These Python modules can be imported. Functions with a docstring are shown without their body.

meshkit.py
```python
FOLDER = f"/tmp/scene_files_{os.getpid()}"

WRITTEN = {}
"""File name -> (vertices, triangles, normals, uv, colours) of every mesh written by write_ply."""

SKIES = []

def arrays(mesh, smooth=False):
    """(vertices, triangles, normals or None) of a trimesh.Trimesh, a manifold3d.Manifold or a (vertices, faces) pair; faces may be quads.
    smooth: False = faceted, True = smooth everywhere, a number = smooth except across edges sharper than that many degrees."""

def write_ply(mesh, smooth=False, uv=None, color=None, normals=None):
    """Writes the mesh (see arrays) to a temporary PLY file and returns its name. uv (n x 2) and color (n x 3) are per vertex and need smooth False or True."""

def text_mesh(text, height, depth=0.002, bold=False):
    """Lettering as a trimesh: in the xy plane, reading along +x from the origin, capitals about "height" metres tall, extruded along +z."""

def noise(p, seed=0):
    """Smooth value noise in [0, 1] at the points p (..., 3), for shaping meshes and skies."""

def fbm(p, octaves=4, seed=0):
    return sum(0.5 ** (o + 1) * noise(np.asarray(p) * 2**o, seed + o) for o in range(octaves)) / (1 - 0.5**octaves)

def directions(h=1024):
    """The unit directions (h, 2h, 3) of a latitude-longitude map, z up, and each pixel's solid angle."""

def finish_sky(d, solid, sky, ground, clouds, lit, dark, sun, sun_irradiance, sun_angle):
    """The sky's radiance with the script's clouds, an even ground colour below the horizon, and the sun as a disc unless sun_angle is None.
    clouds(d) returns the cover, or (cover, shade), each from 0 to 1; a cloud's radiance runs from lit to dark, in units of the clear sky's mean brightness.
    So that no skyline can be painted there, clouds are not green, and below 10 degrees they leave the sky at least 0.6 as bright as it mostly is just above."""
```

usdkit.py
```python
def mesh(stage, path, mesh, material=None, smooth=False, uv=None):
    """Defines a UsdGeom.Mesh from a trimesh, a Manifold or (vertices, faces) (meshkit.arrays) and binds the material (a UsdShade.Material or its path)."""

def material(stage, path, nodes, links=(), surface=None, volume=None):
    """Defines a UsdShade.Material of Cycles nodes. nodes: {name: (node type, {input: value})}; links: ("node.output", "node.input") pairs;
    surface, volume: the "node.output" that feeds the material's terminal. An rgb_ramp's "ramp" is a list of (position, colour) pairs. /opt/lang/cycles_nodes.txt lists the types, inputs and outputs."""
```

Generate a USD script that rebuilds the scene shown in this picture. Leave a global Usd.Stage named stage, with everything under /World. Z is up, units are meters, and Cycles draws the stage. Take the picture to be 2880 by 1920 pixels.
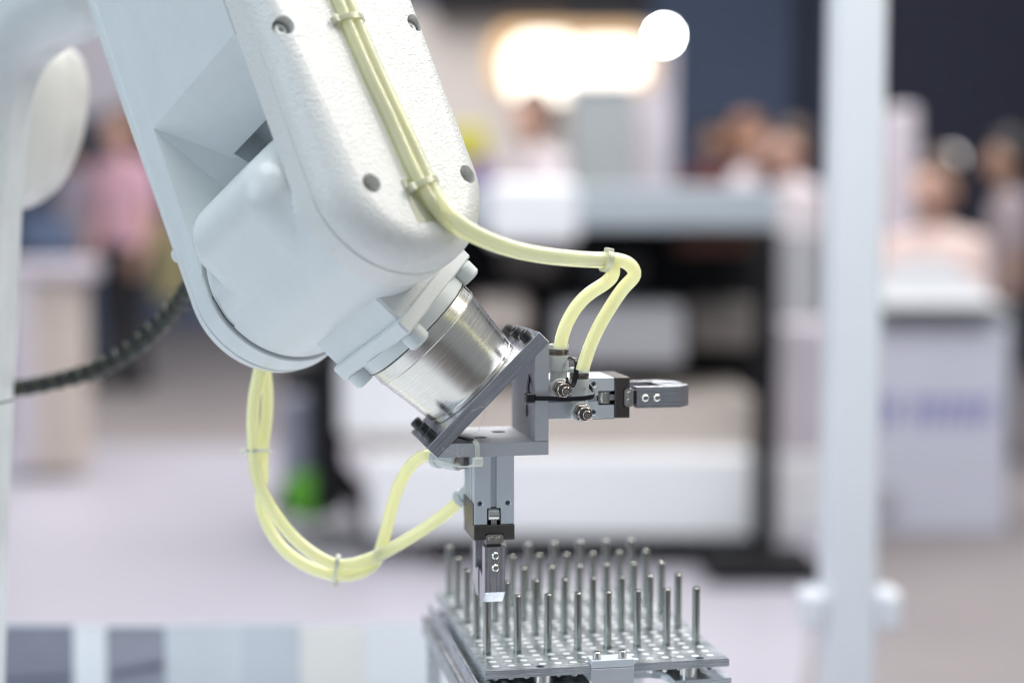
import math, random, numpy as np, trimesh, usdkit, meshkit
import manifold3d as mf
from shapely.geometry import Polygon, box as sbox, Point, LineString
from shapely.ops import unary_union
from pxr import Usd, UsdGeom, UsdLux, UsdShade, Gf, Sdf, Vt
random.seed(4)
stage = Usd.Stage.CreateInMemory()
UsdGeom.SetStageUpAxis(stage, 'Z'); UsdGeom.SetStageMetersPerUnit(stage, 1.0)
UsdGeom.Xform.Define(stage, '/World'); UsdGeom.Scope.Define(stage, '/World/Looks')

# ------------------------------------------------------------------ camera
EYE = np.array([0, 0, 1.03]); PITCH = .0742; FPX = 4500.0
cX = np.array([1, 0, 0.]); cU = np.array([0, math.sin(PITCH), math.cos(PITCH)]); cF = np.array([0, math.cos(PITCH), -math.sin(PITCH)])
cam = UsdGeom.Camera.Define(stage, '/World/camera')
m = np.eye(4); m[0, :3] = cX; m[1, :3] = cU; m[2, :3] = -cF; m[3, :3] = EYE
cam.AddTransformOp().Set(Gf.Matrix4d(*m.ravel().tolist()))
cam.CreateHorizontalApertureAttr(36.0); cam.CreateVerticalApertureAttr(24.0); cam.CreateFocalLengthAttr(56.25)
cam.CreateFStopAttr(2.2); cam.CreateFocusDistanceAttr(0.972); cam.CreateClippingRangeAttr(Gf.Vec2f(.02, 200)); cam.CreateExposureAttr(0.55)

# ------------------------------------------------------------------ light: hall lamps and added fills, no sky
def rect(name, pos, target, w, h, col, inten):
    L = UsdLux.RectLight.Define(stage, '/World/' + name)
    L.CreateWidthAttr(w); L.CreateHeightAttr(h); L.CreateColorAttr(Gf.Vec3f(*col)); L.CreateIntensityAttr(inten)
    z = np.array(pos, float) - np.array(target, float); z /= np.linalg.norm(z)
    up = np.array([0, 0, 1.]) if abs(z[2]) < .95 else np.array([0, 1., 0])
    x = np.cross(up, z); x /= np.linalg.norm(x); y = np.cross(z, x)
    M = np.eye(4); M[0, :3] = x; M[1, :3] = y; M[2, :3] = z; M[3, :3] = pos
    L.AddTransformOp().Set(Gf.Matrix4d(*M.ravel().tolist()))
AIM = (-.05, 1.0, .95)
rect('key_lamp', (1.35, 1.15, 2.55), AIM, .75, .75, (1, .92, .80), 7.0)
rect('overhead_lamp', (-.3, .7, 3.0), (-.3, .9, 1), 2.2, 1.6, (.92, .97, 1), 2.75)
rect('left_fill', (-2.3, -.2, 1.5), AIM, 1.6, 1.8, (.66, .87, 1), 1.45)  # added fill standing in for soft bounce from the left
rect('hall_lamp', (0, 6.5, 4.6), (0, 6.8, 0), 7, 4, (1, .98, .97), 3.6)
rect('hall_lamp_002', (.6, 2.4, 4.2), (.6, 5.6, .4), 3.5, 1.2, (.97, .98, 1), 7.0)  # added fill, there only to brighten the upright background fronts
rect('hall_lamp_001', (0, 11, 5.5), (0, 12.5, 1), 8, 2, (.9, .95, 1), 1.2)
dome = UsdLux.DomeLight.Define(stage, '/World/hall_ambient'); dome.CreateIntensityAttr(.07); dome.CreateColorAttr(Gf.Vec3f(.84, .92, 1.0))

# ------------------------------------------------------------------ materials
MT = {}
def mat(name, nodes, links=(), surface='p.BSDF'):
    MT[name] = usdkit.material(stage, '/World/Looks/' + name, nodes, links, surface=surface); return MT[name]
def plain(name, col, rough=.5, metal=0., **k):
    return mat(name, {'p': ('principled_bsdf', dict(base_color=col, roughness=rough, metallic=metal, **k))})
def painted(name, col, rough=.32, grain=1500., bump=.25, dist=.0004, coat=.3, mott=.03):
    # sprayed enamel: fine orange peel, faint mottling, rubbed sheen
    return mat(name, {
        'tc': ('texture_coordinate', {}),
        'n': ('noise_texture', dict(scale=grain, detail=2., roughness=.55)),
        'd': ('noise_texture', dict(scale=22., detail=5., roughness=.6)),
        'r': ('rgb_ramp', {'ramp': [(0.3, tuple(c * (1 - mott) for c in col)), (.7, col)]}),
        'rr': ('map_range', dict(from_min=.3, from_max=.7, to_min=rough - .06, to_max=rough + .08)),
        'b': ('bump', dict(strength=bump, distance=dist)),
        'p': ('principled_bsdf', dict(specular_ior_level=.5, coat_weight=coat, coat_roughness=.07))},
        [('tc.object', 'n.vector'), ('tc.object', 'd.vector'), ('d.fac', 'r.fac'), ('r.color', 'p.base_color'), ('d.fac', 'rr.value'),
         ('rr.result', 'p.roughness'), ('n.fac', 'b.height'), ('b.normal', 'p.normal')])
def leather(name, col, rough=.36, scale=400., strength=.6, dist=.0010):
    # coarse hammered paint of the cast covers
    return mat(name, {
        'tc': ('texture_coordinate', {}),
        'w': ('noise_texture', dict(scale=scale * .7, detail=1.)),
        'mx': ('mix_vector', dict(fac=.012)),
        'v': ('voronoi_texture', dict(scale=scale, feature='smooth_f1', smoothness=.45)),
        'n': ('noise_texture', dict(scale=scale * 1.6, detail=2.)),
        'mm': ('math', dict(math_type='multiply_add', value2=.7)),
        'b': ('bump', dict(strength=strength, distance=dist)),
        'p': ('principled_bsdf', dict(base_color=col, roughness=rough, coat_weight=.35, coat_roughness=.2))},
        [('tc.object', 'w.vector'), ('tc.object', 'mx.a'), ('w.color', 'mx.b'), ('mx.result', 'v.vector'), ('tc.object', 'n.vector'),
         ('v.distance', 'mm.value1'), ('n.fac', 'mm.value3'), ('mm.value', 'b.height'), ('b.normal', 'p.normal')])
def brushed(name, col, rough=.3, stretch=(30, 2600, 2600), bump=.18, var=.10, dist=.0002, metal=1., cvar=.12):
    return mat(name, {
        'tc': ('texture_coordinate', {}),
        'mp': ('mapping', dict(scale=stretch)),
        'n': ('noise_texture', dict(scale=1., detail=3., roughness=.6)),
        's': ('noise_texture', dict(scale=35., detail=4.)),
        'r': ('rgb_ramp', {'ramp': [(.25, tuple(c * (1 - cvar) for c in col)), (.75, col)]}),
        'a': ('math', dict(math_type='multiply_add', value2=.55, value3=0.)),
        'h': ('math', dict(math_type='multiply_add', value2=.45)),
        'rr': ('map_range', dict(from_min=.3, from_max=.7, to_min=rough - var, to_max=rough + var)),
        'b': ('bump', dict(strength=bump, distance=dist)),
        'p': ('principled_bsdf', dict(metallic=metal))},
        [('tc.object', 'mp.vector'), ('mp.vector', 'n.vector'), ('tc.object', 's.vector'), ('n.fac', 'a.value1'), ('s.fac', 'h.value1'), ('a.value', 'h.value3'),
         ('h.value', 'r.fac'), ('r.color', 'p.base_color'), ('h.value', 'rr.value'), ('rr.result', 'p.roughness'),
         ('n.fac', 'b.height'), ('b.normal', 'p.normal')])
leather('cover_paint', (.80, .80, .775))
painted('robot_paint', (.76, .80, .81))
painted('housing_paint', (.78, .81, .81), grain=700., bump=.35, dist=.0005)
painted('cream_paint', (.80, .79, .74), bump=.1)
painted('bolt_paint', (.72, .76, .76), rough=.4)
plain('gap_dark', (.03, .03, .035), .6)
brushed('turned_steel', (.84, .81, .75), rough=.25, stretch=(3, 3, 700), cvar=.16, bump=.3, var=.06, dist=.0002)
brushed('brushed_aluminium', (.62, .64, .70), rough=.30, stretch=(25, 1800, 1800))
brushed('sanded_aluminium', (.60, .61, .645), rough=.5, stretch=(1500, 1500, 1500), bump=.35, var=.06, metal=.6)
brushed('anodised', (.68, .72, .76), rough=.45, stretch=(2200, 2200, 2200), bump=.12, var=.05, cvar=.05, metal=.4)
brushed('finger_steel', (.66, .67, .72), rough=.27, stretch=(40, 2200, 2200), bump=.15)
brushed('dark_steel', (.16, .145, .135), rough=.36, stretch=(1500, 1500, 1500), bump=.1)
brushed('tray_steel', (.64, .68, .72), rough=.27, stretch=(30, 1600, 1600), bump=.12)
brushed('pin_steel', (.50, .51, .48), rough=.16, stretch=(900, 900, 60), bump=.08, var=.05)
brushed('bed_steel', (.70, .71, .74), rough=.18, stretch=(6, 300, 300), bump=.1)
brushed('post_steel', (.60, .61, .63), rough=.3)
plain('glint_white', (.9, .92, .93), .3); plain('screw_steel', (.75, .74, .70), .2, 1.)  # the white paints the bright reflections in the tray holes
plain('nickel', (.36, .31, .28), .2, 1.)
plain('black_oxide', (.018, .02, .022), .32, 0., specular_ior_level=.6)
plain('black_nylon', (.012, .012, .016), .3)
plain('fitting_plastic', (.66, .69, .68), .28, coat_weight=.2)
plain('white_nylon', (.80, .80, .68), .35, subsurface_weight=.4, subsurface_scale=.003, subsurface_radius=(1, .9, .6))
mat('hose_plastic', {'p': ('principled_bsdf', dict(base_color=(.95, .91, .38), roughness=.18, subsurface_weight=.7, subsurface_scale=.006,
    subsurface_radius=(1, .95, .45), coat_weight=.4, coat_roughness=.08, ior=1.48))})
mat('clip_plastic', {'p': ('principled_bsdf', dict(base_color=(.88, .88, .60), roughness=.22, transmission_weight=.35, subsurface_weight=.4, subsurface_scale=.005, subsurface_radius=(1, .95, .6)))})
plain('wrap_black', (.012, .014, .014), .3)
plain('wrap_green', (.06, .075, .04), .2)
def soft(name, col, rough=.6, var=.15, scale=6.):
    return mat(name, {'tc': ('texture_coordinate', {}), 'n': ('noise_texture', dict(scale=scale, detail=4.)),
        'r': ('rgb_ramp', {'ramp': [(.3, tuple(c * (1 - var) for c in col)), (.7, col)]}),
        'p': ('principled_bsdf', dict(roughness=rough))}, [('tc.object', 'n.vector'), ('n.fac', 'r.fac'), ('r.color', 'p.base_color')])
def lamp_mat(name, col, s): return mat(name, {'e': ('emission', dict(color=col, strength=s))}, (), 'e.emission')
soft('platform_floor', (.41, .39, .44), .42, .06, 1.2)
soft('aisle_floor', (.25, .22, .22), .7, .15, 1.5)
soft('hall_wall', (.12, .155, .25), .8, .3, .5)
soft('dark_curtain', (.013, .015, .032), .9, .3)
soft('beige_wall', (.52, .47, .44), .7, .1)
soft('lavender_wall', (.60, .56, .62), .7, .1)
soft('grey_steel', (.30, .33, .34), .5, .1)
soft('beam_paint', (.44, .49, .53), .45, .12)
plain('dark_machine', (.007, .007, .009), .7, specular_ior_level=.2)
soft('rust', (.10, .035, .02), .6); soft('cabinet_dim', (.07, .07, .075), .6)
soft('taupe', (.22, .19, .175), .6, .4, 4.)
soft('tan_panel', (.55, .48, .43), .6, .1)
soft('white_panel', (.86, .86, .88), .5, .04)
soft('cabinet_paint', (.66, .66, .76), .45, .05)
soft('cabinet_grey', (.40, .40, .42), .5, .1)
soft('pink_grey', (.62, .56, .62), .5, .1)
soft('post_paint', (.84, .87, .92), .35, .04)
soft('green_plastic', (.09, .36, .01), .5, .2)
soft('chartreuse', (.50, .46, .05), .5, .2)
soft('olive', (.22, .19, .09), .6, .2)
soft('purple_cloth', (.16, .10, .30), .8, .2)
plain('lettering_blue', (.16, .16, .46), .5)
soft('counter_beige', (.58, .50, .44), .6, .1)
soft('bed_blue', (.25, .26, .33), .2, .2, 12.); soft('bed_mid', (.33, .34, .41), .2, .2, 12.); soft('bed_streak', (.14, .15, .21), .4); soft('bed_grey', (.60, .63, .69), .2, .1, 10.); soft('bed_cream', (.84, .82, .79), .2, .06, 8.)
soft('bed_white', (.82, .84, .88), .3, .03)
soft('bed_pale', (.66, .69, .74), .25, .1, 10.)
soft('skin', (.50, .30, .23), .5, .08); soft('skin_tan', (.34, .20, .14), .5, .08)
for k, c in dict(pink=(.62, .36, .44), black=(.014, .014, .018), white=(.62, .56, .59), mauve=(.30, .26, .32), red=(.16, .05, .05), navy=(.03, .035, .06), jeans=(.08, .11, .18), peach=(.72, .56, .52), greyrose=(.32, .27, .29)).items(): soft('cloth_' + k, c, .85, .15, 9.)
soft('hair_brown', (.07, .04, .025), .5, .3, 40.); soft('hair_auburn', (.20, .08, .035), .5, .3, 40.); soft('hair_black', (.015, .012, .012), .5, .3, 40.)
lamp_mat('lightbox_glow', (1, .92, .80), 2.2); lamp_mat('amber_glow', (1, .66, .36), .8); lamp_mat('spot_glow', (.95, 1, .98), 60.); lamp_mat('dim_spot_glow', (.9, .85, .85), 1.6)

# ------------------------------------------------------------------ helpers
used = {}
def fresh(parent, name):
    k = (parent, name); used[k] = used.get(k, -1) + 1
    return f'{parent}/{name}' + (f'_{used[k]:03d}' if used[k] else '')
def tag(pr, label=None, cat=None, group=None, kind=None):
    for k, v in (('label', label), ('category', cat), ('group', group), ('kind', kind)):
        if v: pr.SetCustomDataByKey(k, v)
    return pr
LOC = {}
def thing(name, label, cat, loc=(0, 0, 0), group=None):
    path = fresh('/World', name); x = UsdGeom.Xform.Define(stage, path); x.AddTranslateOp().Set(Gf.Vec3d(*map(float, loc)))
    LOC[path] = np.array(loc, float); tag(x.GetPrim(), label, cat, group); return path
def put(parent, name, mesh, material, frame=None, smooth=32, label=None):
    """One Mesh prim. mesh is in FRAME's coordinates (4x4) or the world's; parent '/World', a thing, or (thing, part)."""
    if isinstance(parent, tuple): root, par, base = parent[0], parent[1], LOC[parent[1]]
    else: par = parent; base = LOC.get(parent, np.zeros(4)[:3])
    v, f, n = meshkit.arrays(mesh, False)
    M = np.eye(4) if frame is None else np.array(frame, float)
    path = fresh(par, name)
    if isinstance(base, np.ndarray) and base.shape == (4, 4): rel = np.linalg.inv(base) @ M
    else: rel = M.copy(); rel[:3, 3] -= base
    g = usdkit.mesh(stage, path, (v, f), MT[material], smooth=smooth)
    if not np.allclose(rel, np.eye(4)): g.AddTransformOp().Set(Gf.Matrix4d(*rel.T.ravel().tolist()))
    LOC[path] = M
    if label: g.GetPrim().SetCustomDataByKey('label', label)
    return path
def sub(part): return ('', part)
def single(name, mesh, material, label, cat, frame=None, group=None, kind=None, smooth=32):
    v, f, _ = meshkit.arrays(mesh, False); loc = None
    if frame is None:
        lo, hi = v.min(0), v.max(0); frame = np.eye(4); frame[:3, 3] = [(lo[0] + hi[0]) / 2, (lo[1] + hi[1]) / 2, lo[2]]; v = v - frame[:3, 3]
    p = put('/World', name, (v, f), material, frame, smooth); tag(stage.GetPrimAtPath(p), label, cat, group, kind); return p
def frame_of(o, x, y, z):
    M = np.eye(4); M[:3, 0] = x; M[:3, 1] = y; M[:3, 2] = z; M[:3, 3] = o; return M
MM = .001
def hull(pts): return mf.Manifold.hull_points(np.asarray(pts, float))
def bev(a0, a1, b0, b1, c0, c1, r=.35):
    """chamfered box, mm in, metres out"""
    r = min(r, (a1 - a0) * .3, (b1 - b0) * .3, (c1 - c0) * .3); P = []
    for x, sx in ((a0, 1), (a1, -1)):
        for y, sy in ((b0, 1), (b1, -1)):
            for z, sz in ((c0, 1), (c1, -1)):
                P += [(x, y + sy * r, z + sz * r), (x + sx * r, y, z + sz * r), (x + sx * r, y + sy * r, z)]
    return hull(np.array(P) * MM)
def rbox(a0, a1, b0, b1, c0, c1, r, n=2):
    """box with ball-rounded edges, mm"""
    s = trimesh.creation.icosphere(n, r).vertices
    P = np.vstack([s + (x, y, z) for x in (a0 + r, a1 - r) for y in (b0 + r, b1 - r) for z in (c0 + r, c1 - r)])
    return hull(P * MM)
def cyl(p0, p1, r0, r1=None, n=32):
    """cylinder between two mm points -> metres manifold"""
    r1 = r0 if r1 is None else r1; p0, p1 = np.array(p0, float), np.array(p1, float); d = p1 - p0; d /= np.linalg.norm(d)
    e = np.cross(d, [0, 0, 1.] if abs(d[2]) < .9 else [1., 0, 0]); e /= np.linalg.norm(e); g = np.cross(d, e)
    t = np.arange(n) * 2 * np.pi / n; c = np.outer(np.cos(t), e) + np.outer(np.sin(t), g)
    return hull(np.vstack([p0 + c * r0, p1 + c * r1]) * MM)
def ccyl(p0, p1, r, c=.5, n=32):
    """cylinder with chamfered far and near rims"""
    p0, p1 = np.array(p0, float), np.array(p1, float); d = (p1 - p0) / np.linalg.norm(p1 - p0)
    return cyl(p0, p0 + d * c, r - c, r, n) + cyl(p0 + d * c, p1 - d * c, r, r, n) + cyl(p1 - d * c, p1, r, r - c, n)
def lathe(prof, n=96):
    """profile [(r, z)] mm about local z"""
    return trimesh.creation.revolve(np.array(prof) * MM, sections=n)
def prism(pts, h0, h1, ch=.3):
    """polygon (2-D mm) extruded along the third axis, with chamfered rims (convex or not)"""
    P = Polygon(pts)
    if not P.exterior.is_ccw: P = Polygon(list(pts)[::-1])
    I = P.buffer(-ch, join_style=2)
    def ext(pl, z0, z1):
        cs = mf.CrossSection([np.array(pl.exterior.coords)[:-1] * MM], mf.FillRule.EvenOdd); return mf.Manifold.extrude(cs, (z1 - z0) * MM).translate((0, 0, z0 * MM))
    mid = ext(P, h0 + ch, h1 - ch); full = ext(I, h0, h1); return mid + full
def tube_mesh(pts, r, n=14, m=10, close=True):
    """smooth tube through points (world metres)"""
    from scipy.interpolate import CubicSpline
    P = np.array(pts, float); s = np.r_[0, np.cumsum(np.linalg.norm(np.diff(P, axis=0), axis=1))]
    cs = CubicSpline(s, P); u = np.linspace(0, s[-1], max(8, int(len(P) * m))); Q = cs(u); T = cs(u, 1); T /= np.linalg.norm(T, axis=1)[:, None]
    N = np.cross(T[0], [0.3, .2, 1.]); N /= np.linalg.norm(N); V = []; rr = np.broadcast_to(r, len(u)) if np.ndim(r) == 0 else np.interp(u, np.linspace(0, s[-1], len(r)), r)
    th = np.arange(n) * 2 * np.pi / n
    for q, t, k in zip(Q, T, rr):
        N = N - (N @ t) * t; N /= np.linalg.norm(N); B = np.cross(t, N); V.append(q + k * (np.outer(np.cos(th), N) + np.outer(np.sin(th), B)))
    V = np.vstack(V); F = []
    for i in range(len(u) - 1):
        a = i * n + np.arange(n); b = i * n + (np.arange(n) + 1) % n
        F += np.c_[a, b, b + n].tolist() + np.c_[a, b + n, a + n].tolist()
    c0, c1 = len(V), len(V) + 1; V = np.vstack([V, Q[0], Q[-1]]); e = (len(u) - 1) * n
    for j in range(n): F += [[c0, (j + 1) % n, j], [c1, e + j, e + (j + 1) % n]]
    return V, np.array(F)
def strip_mesh(pts, normals, w, th):
    """flat ribbon (zip tie strap): section w wide across, th thick along the normal"""
    P = np.array(pts, float); T = np.gradient(P, axis=0); T /= np.linalg.norm(T, axis=1)[:, None]; Nn = np.array(normals, float)
    Nn = Nn - (Nn * T).sum(1)[:, None] * T; Nn /= np.linalg.norm(Nn, axis=1)[:, None]; B = np.cross(T, Nn)
    V = np.stack([P + B * w / 2 + Nn * th / 2, P - B * w / 2 + Nn * th / 2, P - B * w / 2 - Nn * th / 2, P + B * w / 2 - Nn * th / 2], 1).reshape(-1, 3); F = []
    for i in range(len(P) - 1):
        for j in range(4):
            a, b = i * 4 + j, i * 4 + (j + 1) % 4; F += [[a, a + 4, b + 4], [a, b + 4, b]]
    F += [[0, 1, 2], [0, 2, 3]]; e = len(V) - 4; F += [[e, e + 2, e + 1], [e, e + 3, e + 2]]
    return V, np.array(F)
def join(*ms):
    V, F, n = [], [], 0
    for m_ in ms:
        v, f, _ = meshkit.arrays(m_, False); V.append(v); F.append(f + n); n += len(v)
    return np.vstack(V), np.vstack(F)
def cap_screw(p, d, r, h, hexr=None, n=28):
    """socket head screw seated at mm point p, head along d"""
    p, d = np.array(p, float), np.array(d, float) / np.linalg.norm(d); hexr = hexr or r * .52
    return ccyl(p, p + d * h, r, r * .14, n) - cyl(p + d * h * .45, p + d * (h + 1), hexr, hexr, 6)
def ray(x, y): return cX * (x - 1440) / FPX - cU * (y - 960) / FPX + cF
def at(x, y, d):
    """the point seen at photo pixel (x, y) that stands d metres in front of the camera"""
    r = ray(x, y); return EYE + r * d / r[1]
def at2(x, y, d): return at(x * 1.2245, y * 1.2245, d)

# ------------------------------------------------------------------ frames of the tool and of the wrist
YAW = .1889
xp = np.array([math.cos(YAW), math.sin(YAW), 0]); yp = np.array([-math.sin(YAW), math.cos(YAW), 0]); zz = np.array([0, 0, 1.])
O = np.array([-.0161, 1.0, -.2738]) + EYE - .038 * yp
TF = frame_of(O, xp, yp, zz)
ta = (xp - zz) / 2 ** .5; pa = (xp + zz) / 2 ** .5
A_ = np.array([.569, -.705, .424]); A_ -= A_ @ ta * ta; A_ /= np.linalg.norm(A_)
L_ = np.array([.343, -.265, -.901]); L_ -= L_ @ A_ * A_; L_ /= np.linalg.norm(L_)
W_ = np.cross(A_, L_); B_ = np.cross(A_, ta)
C = np.array([-.11272723, .98152686, -.01092277]) + EYE
RF = frame_of(C, A_, L_, W_)            # forearm: across, along, width
WF = frame_of(C, A_, ta, B_)            # wrist: across, tool axis, side
NF = frame_of(C, A_, -B_, ta)           # lathe frame about the tool axis
def rfp(a, l, w): return C + MM * (a * A_ + l * L_ + w * W_)
def tfp(u, v, w): return O + MM * (u * xp + v * yp + w * zz)

# ================================================================== SETTING
fl = trimesh.creation.box([40, 34, .1]); fl.apply_translation((0, 9, -.05))
tag(stage.GetPrimAtPath(put('/World', 'floor', fl, 'aisle_floor')), kind='structure')
pf = prism([(-4200, -2000), (100, -2000), (540, 3000), (1100, 5500), (900, 6900), (-900, 7300), (-4200, 7200)], 2, 8, 1)
tag(stage.GetPrimAtPath(put('/World', 'platform', pf, 'platform_floor')), kind='structure')
bw = trimesh.creation.box([40, .2, 9]); bw.apply_translation((0, 16.5, 4.5))
tag(stage.GetPrimAtPath(put('/World', 'back_wall', bw, 'hall_wall')), kind='structure')

# ================================================================== ROBOT ARM
rob = thing('robot_arm', 'big white industrial robot arm reaching down from the upper left over the tray', 'robot arm', (C[0] - .25, C[1] + .15, 0))
def stadium(hw, l0, l1, n=40, back=-330):
    """outline of a cover: straight sides at +-hw(l), round tip reaching l1; returns (l, w) loop"""
    t = np.linspace(-np.pi / 2, np.pi / 2, n); R = hw(0.)
    tip = np.c_[np.cos(t) * l1, np.sin(t) * R]
    ls = np.linspace(back, -1, 26)
    return np.vstack([np.c_[ls, [-hw(q) for q in ls]], tip, np.c_[ls[::-1], [hw(q) for q in ls[::-1]]]])
# forearm casting between the two covers with its wedge-shaped recess
body = bev(-61, 57.5, -330, -2, -56, 55, .8)
cut = hull(np.array([(-59, -112, -57), (58, -112, -57), (-59, 10, -57), (58, 10, -57), (-59, -112, -75), (58, -112, -75), (-59, 10, -75), (58, 10, -75),
                     (-36, -72, -12), (58, -72, -12), (-36, 0, 12), (58, 0, 12)]) * MM)
body = body - cut - hull(np.array([(a, l, w) for a in (-36, 58) for l, w in ((-79.5, -20), (-92, 0), (-60, 24), (-56, 0), (-70, -22))]) * MM) - cyl((-70, 0, 0), (70, 0, 0), 57, n=48)
put(rob, 'forearm', body, 'robot_paint', RF, 28)
# far cover
hwf = lambda l: 56.0
def ring_mesh(rings):
    """closed loft of equal-length (l, w) loops at per-point heights -> (verts, faces)"""
    n = len(rings[0]); V = np.vstack(rings); F = []
    for i in range(len(rings) - 1):
        for j in range(n):
            a, b = i * n + j, i * n + (j + 1) % n; F += [[a, b, b + n], [a, b + n, a + n]]
    def capf(k, flip):
        for j in range(1, n // 2):
            q = [[j, j - 1, n - j], [j, n - j, n - 1 - j]]
            for t in q:
                if len(set(t)) == 3: F.append([k * n + x for x in (t if flip else t[::-1])])
    capf(0, True); capf(len(rings) - 1, False)
    return V * MM, np.array(F)
def cover(hs, ins, tiltk, sgn):
    rings = []
    for h, i_ in zip(hs, ins):
        def inset(l): return i_ * (7 + 12 * np.clip((l + 150) / 150, 0, 1)) if i_ > 0 else i_
        o = stadium(lambda l: 56 - inset(l), -330, 56 - inset(0) * .9)
        hh = sgn * (h + tiltk * max(0, (h - 76)) / 20 * (o[:, 0] + 95) / 102)
        rings.append(np.c_[hh, o])
    if sgn < 0: rings = [r[::-1] for r in rings]
    V, F = ring_mesh(rings); mm_ = trimesh.Trimesh(V, F, process=True)
    if mm_.volume < 0: mm_.invert()
    return mm_
far = cover([60, 60.6, 76, 76.6, 77.6, 78.2, 84, 88, 91, 93, 94.2], [.05, .0, .0, .05, .05, .0, .08, .2, .42, .7, 1.0], 0, -1)
put(rob, 'far_cover', far, 'robot_paint', RF, 30)
QT = np.linspace(0, np.pi / 2, 9)
hs = [58.6, 59.2, 74.6, 75.2, 76.2, 76.8] + list(76.8 + 17.5 * np.sin(QT[1:])); ins = [.04, 0, 0, .06, .06, 0] + list(1 - np.cos(QT[1:]))
near = cover(hs, ins, 4.5, 1)
nearm = mf.Manifold(mf.Mesh(near.vertices.astype(np.float32), near.faces.astype(np.uint32)))
HO = [(-95.6, -47, 91.5), (-95.6, 46, 91.5), (7, -31, 97.5), (7, 39, 97.5)]
if nearm.volume() > 0:
    for l, w, k in HO: nearm = nearm - cyl((k - 11, l, w), (k + 6, l, w), 5.9, n=28)
else: print('near cover not manifold', nearm.status())
nc = put(rob, 'near_cover', nearm if nearm.volume() > 0 else near, 'cover_paint', RF, 30)
for l, w, k in HO[:2]:
    put(rob, 'cover_screw', cap_screw((k - 10.5, l, w), (1, 0, 0), 4.1, 7.5, 1.7), 'bolt_paint', RF)
for l, w, k in HO[2:]:
    put(rob, 'cover_screw', cap_screw((k - 11, l, w), (1, 0, 0), 4.1, 2.5, 1.7), 'bolt_paint', RF)
for l, w in ((-38, -46), (-185, -46), (-122, -45)):
    put(rob, 'cover_screw', rbox(-98.5, -88, l - 5, l + 5, w - 5, w + 5, 4.4, 2), 'bolt_paint', RF)
# wrist housing
hs_ = cyl((-58, 0, 0), (57.8, 0, 0), 54, n=128)
rear = rbox(-52, 57, -66, 20, -53.4, 18, 25, 3)
neck = bev(-37.5, 37.5, 30, 60, -36, 36, 1.6)
flg = bev(-39.5, 39.5, 58.5, 68.8, -39.5, 39.5, 1.2)
house = hs_ + rear + neck
put(rob, 'wrist_housing', house, 'housing_paint', WF, 34)
put(rob, 'gap_ring', cyl((-60.5, 0, 0), (-57.9, 0, 0), 52.4, n=96) + cyl((57.7, 0, 0), (59, 0, 0), 52.2, n=96), 'gap_dark', RF)
put(rob, 'wrist_flange', flg, 'housing_paint', WF, 30)
for sa, sb in ((1, 1), (1, -1), (-1, -1), (-1, 1)):
    put(rob, 'flange_bolt', ccyl((sa * 32, 68.6, sb * 32), (sa * 32, 79, sb * 32), 7.4, 1.5, 36), 'bolt_paint', WF)
put(rob, 'neck_ring', lathe([(0, 68), (40.4, 68), (40.4, 76.2), (39.8, 76.8), (0, 76.8)]), 'bolt_paint', NF, 30)
put(rob, 'seal_ring', lathe([(0, 76.6), (39.0, 76.6), (39.0, 77.6), (0, 77.6)]), 'gap_dark', NF, 30)
pr = [(0, 77.4), (39.2, 77.4), (39.8, 77.9), (39.9, 86), (39.5, 86.3), (39.3, 86.6)]
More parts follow.
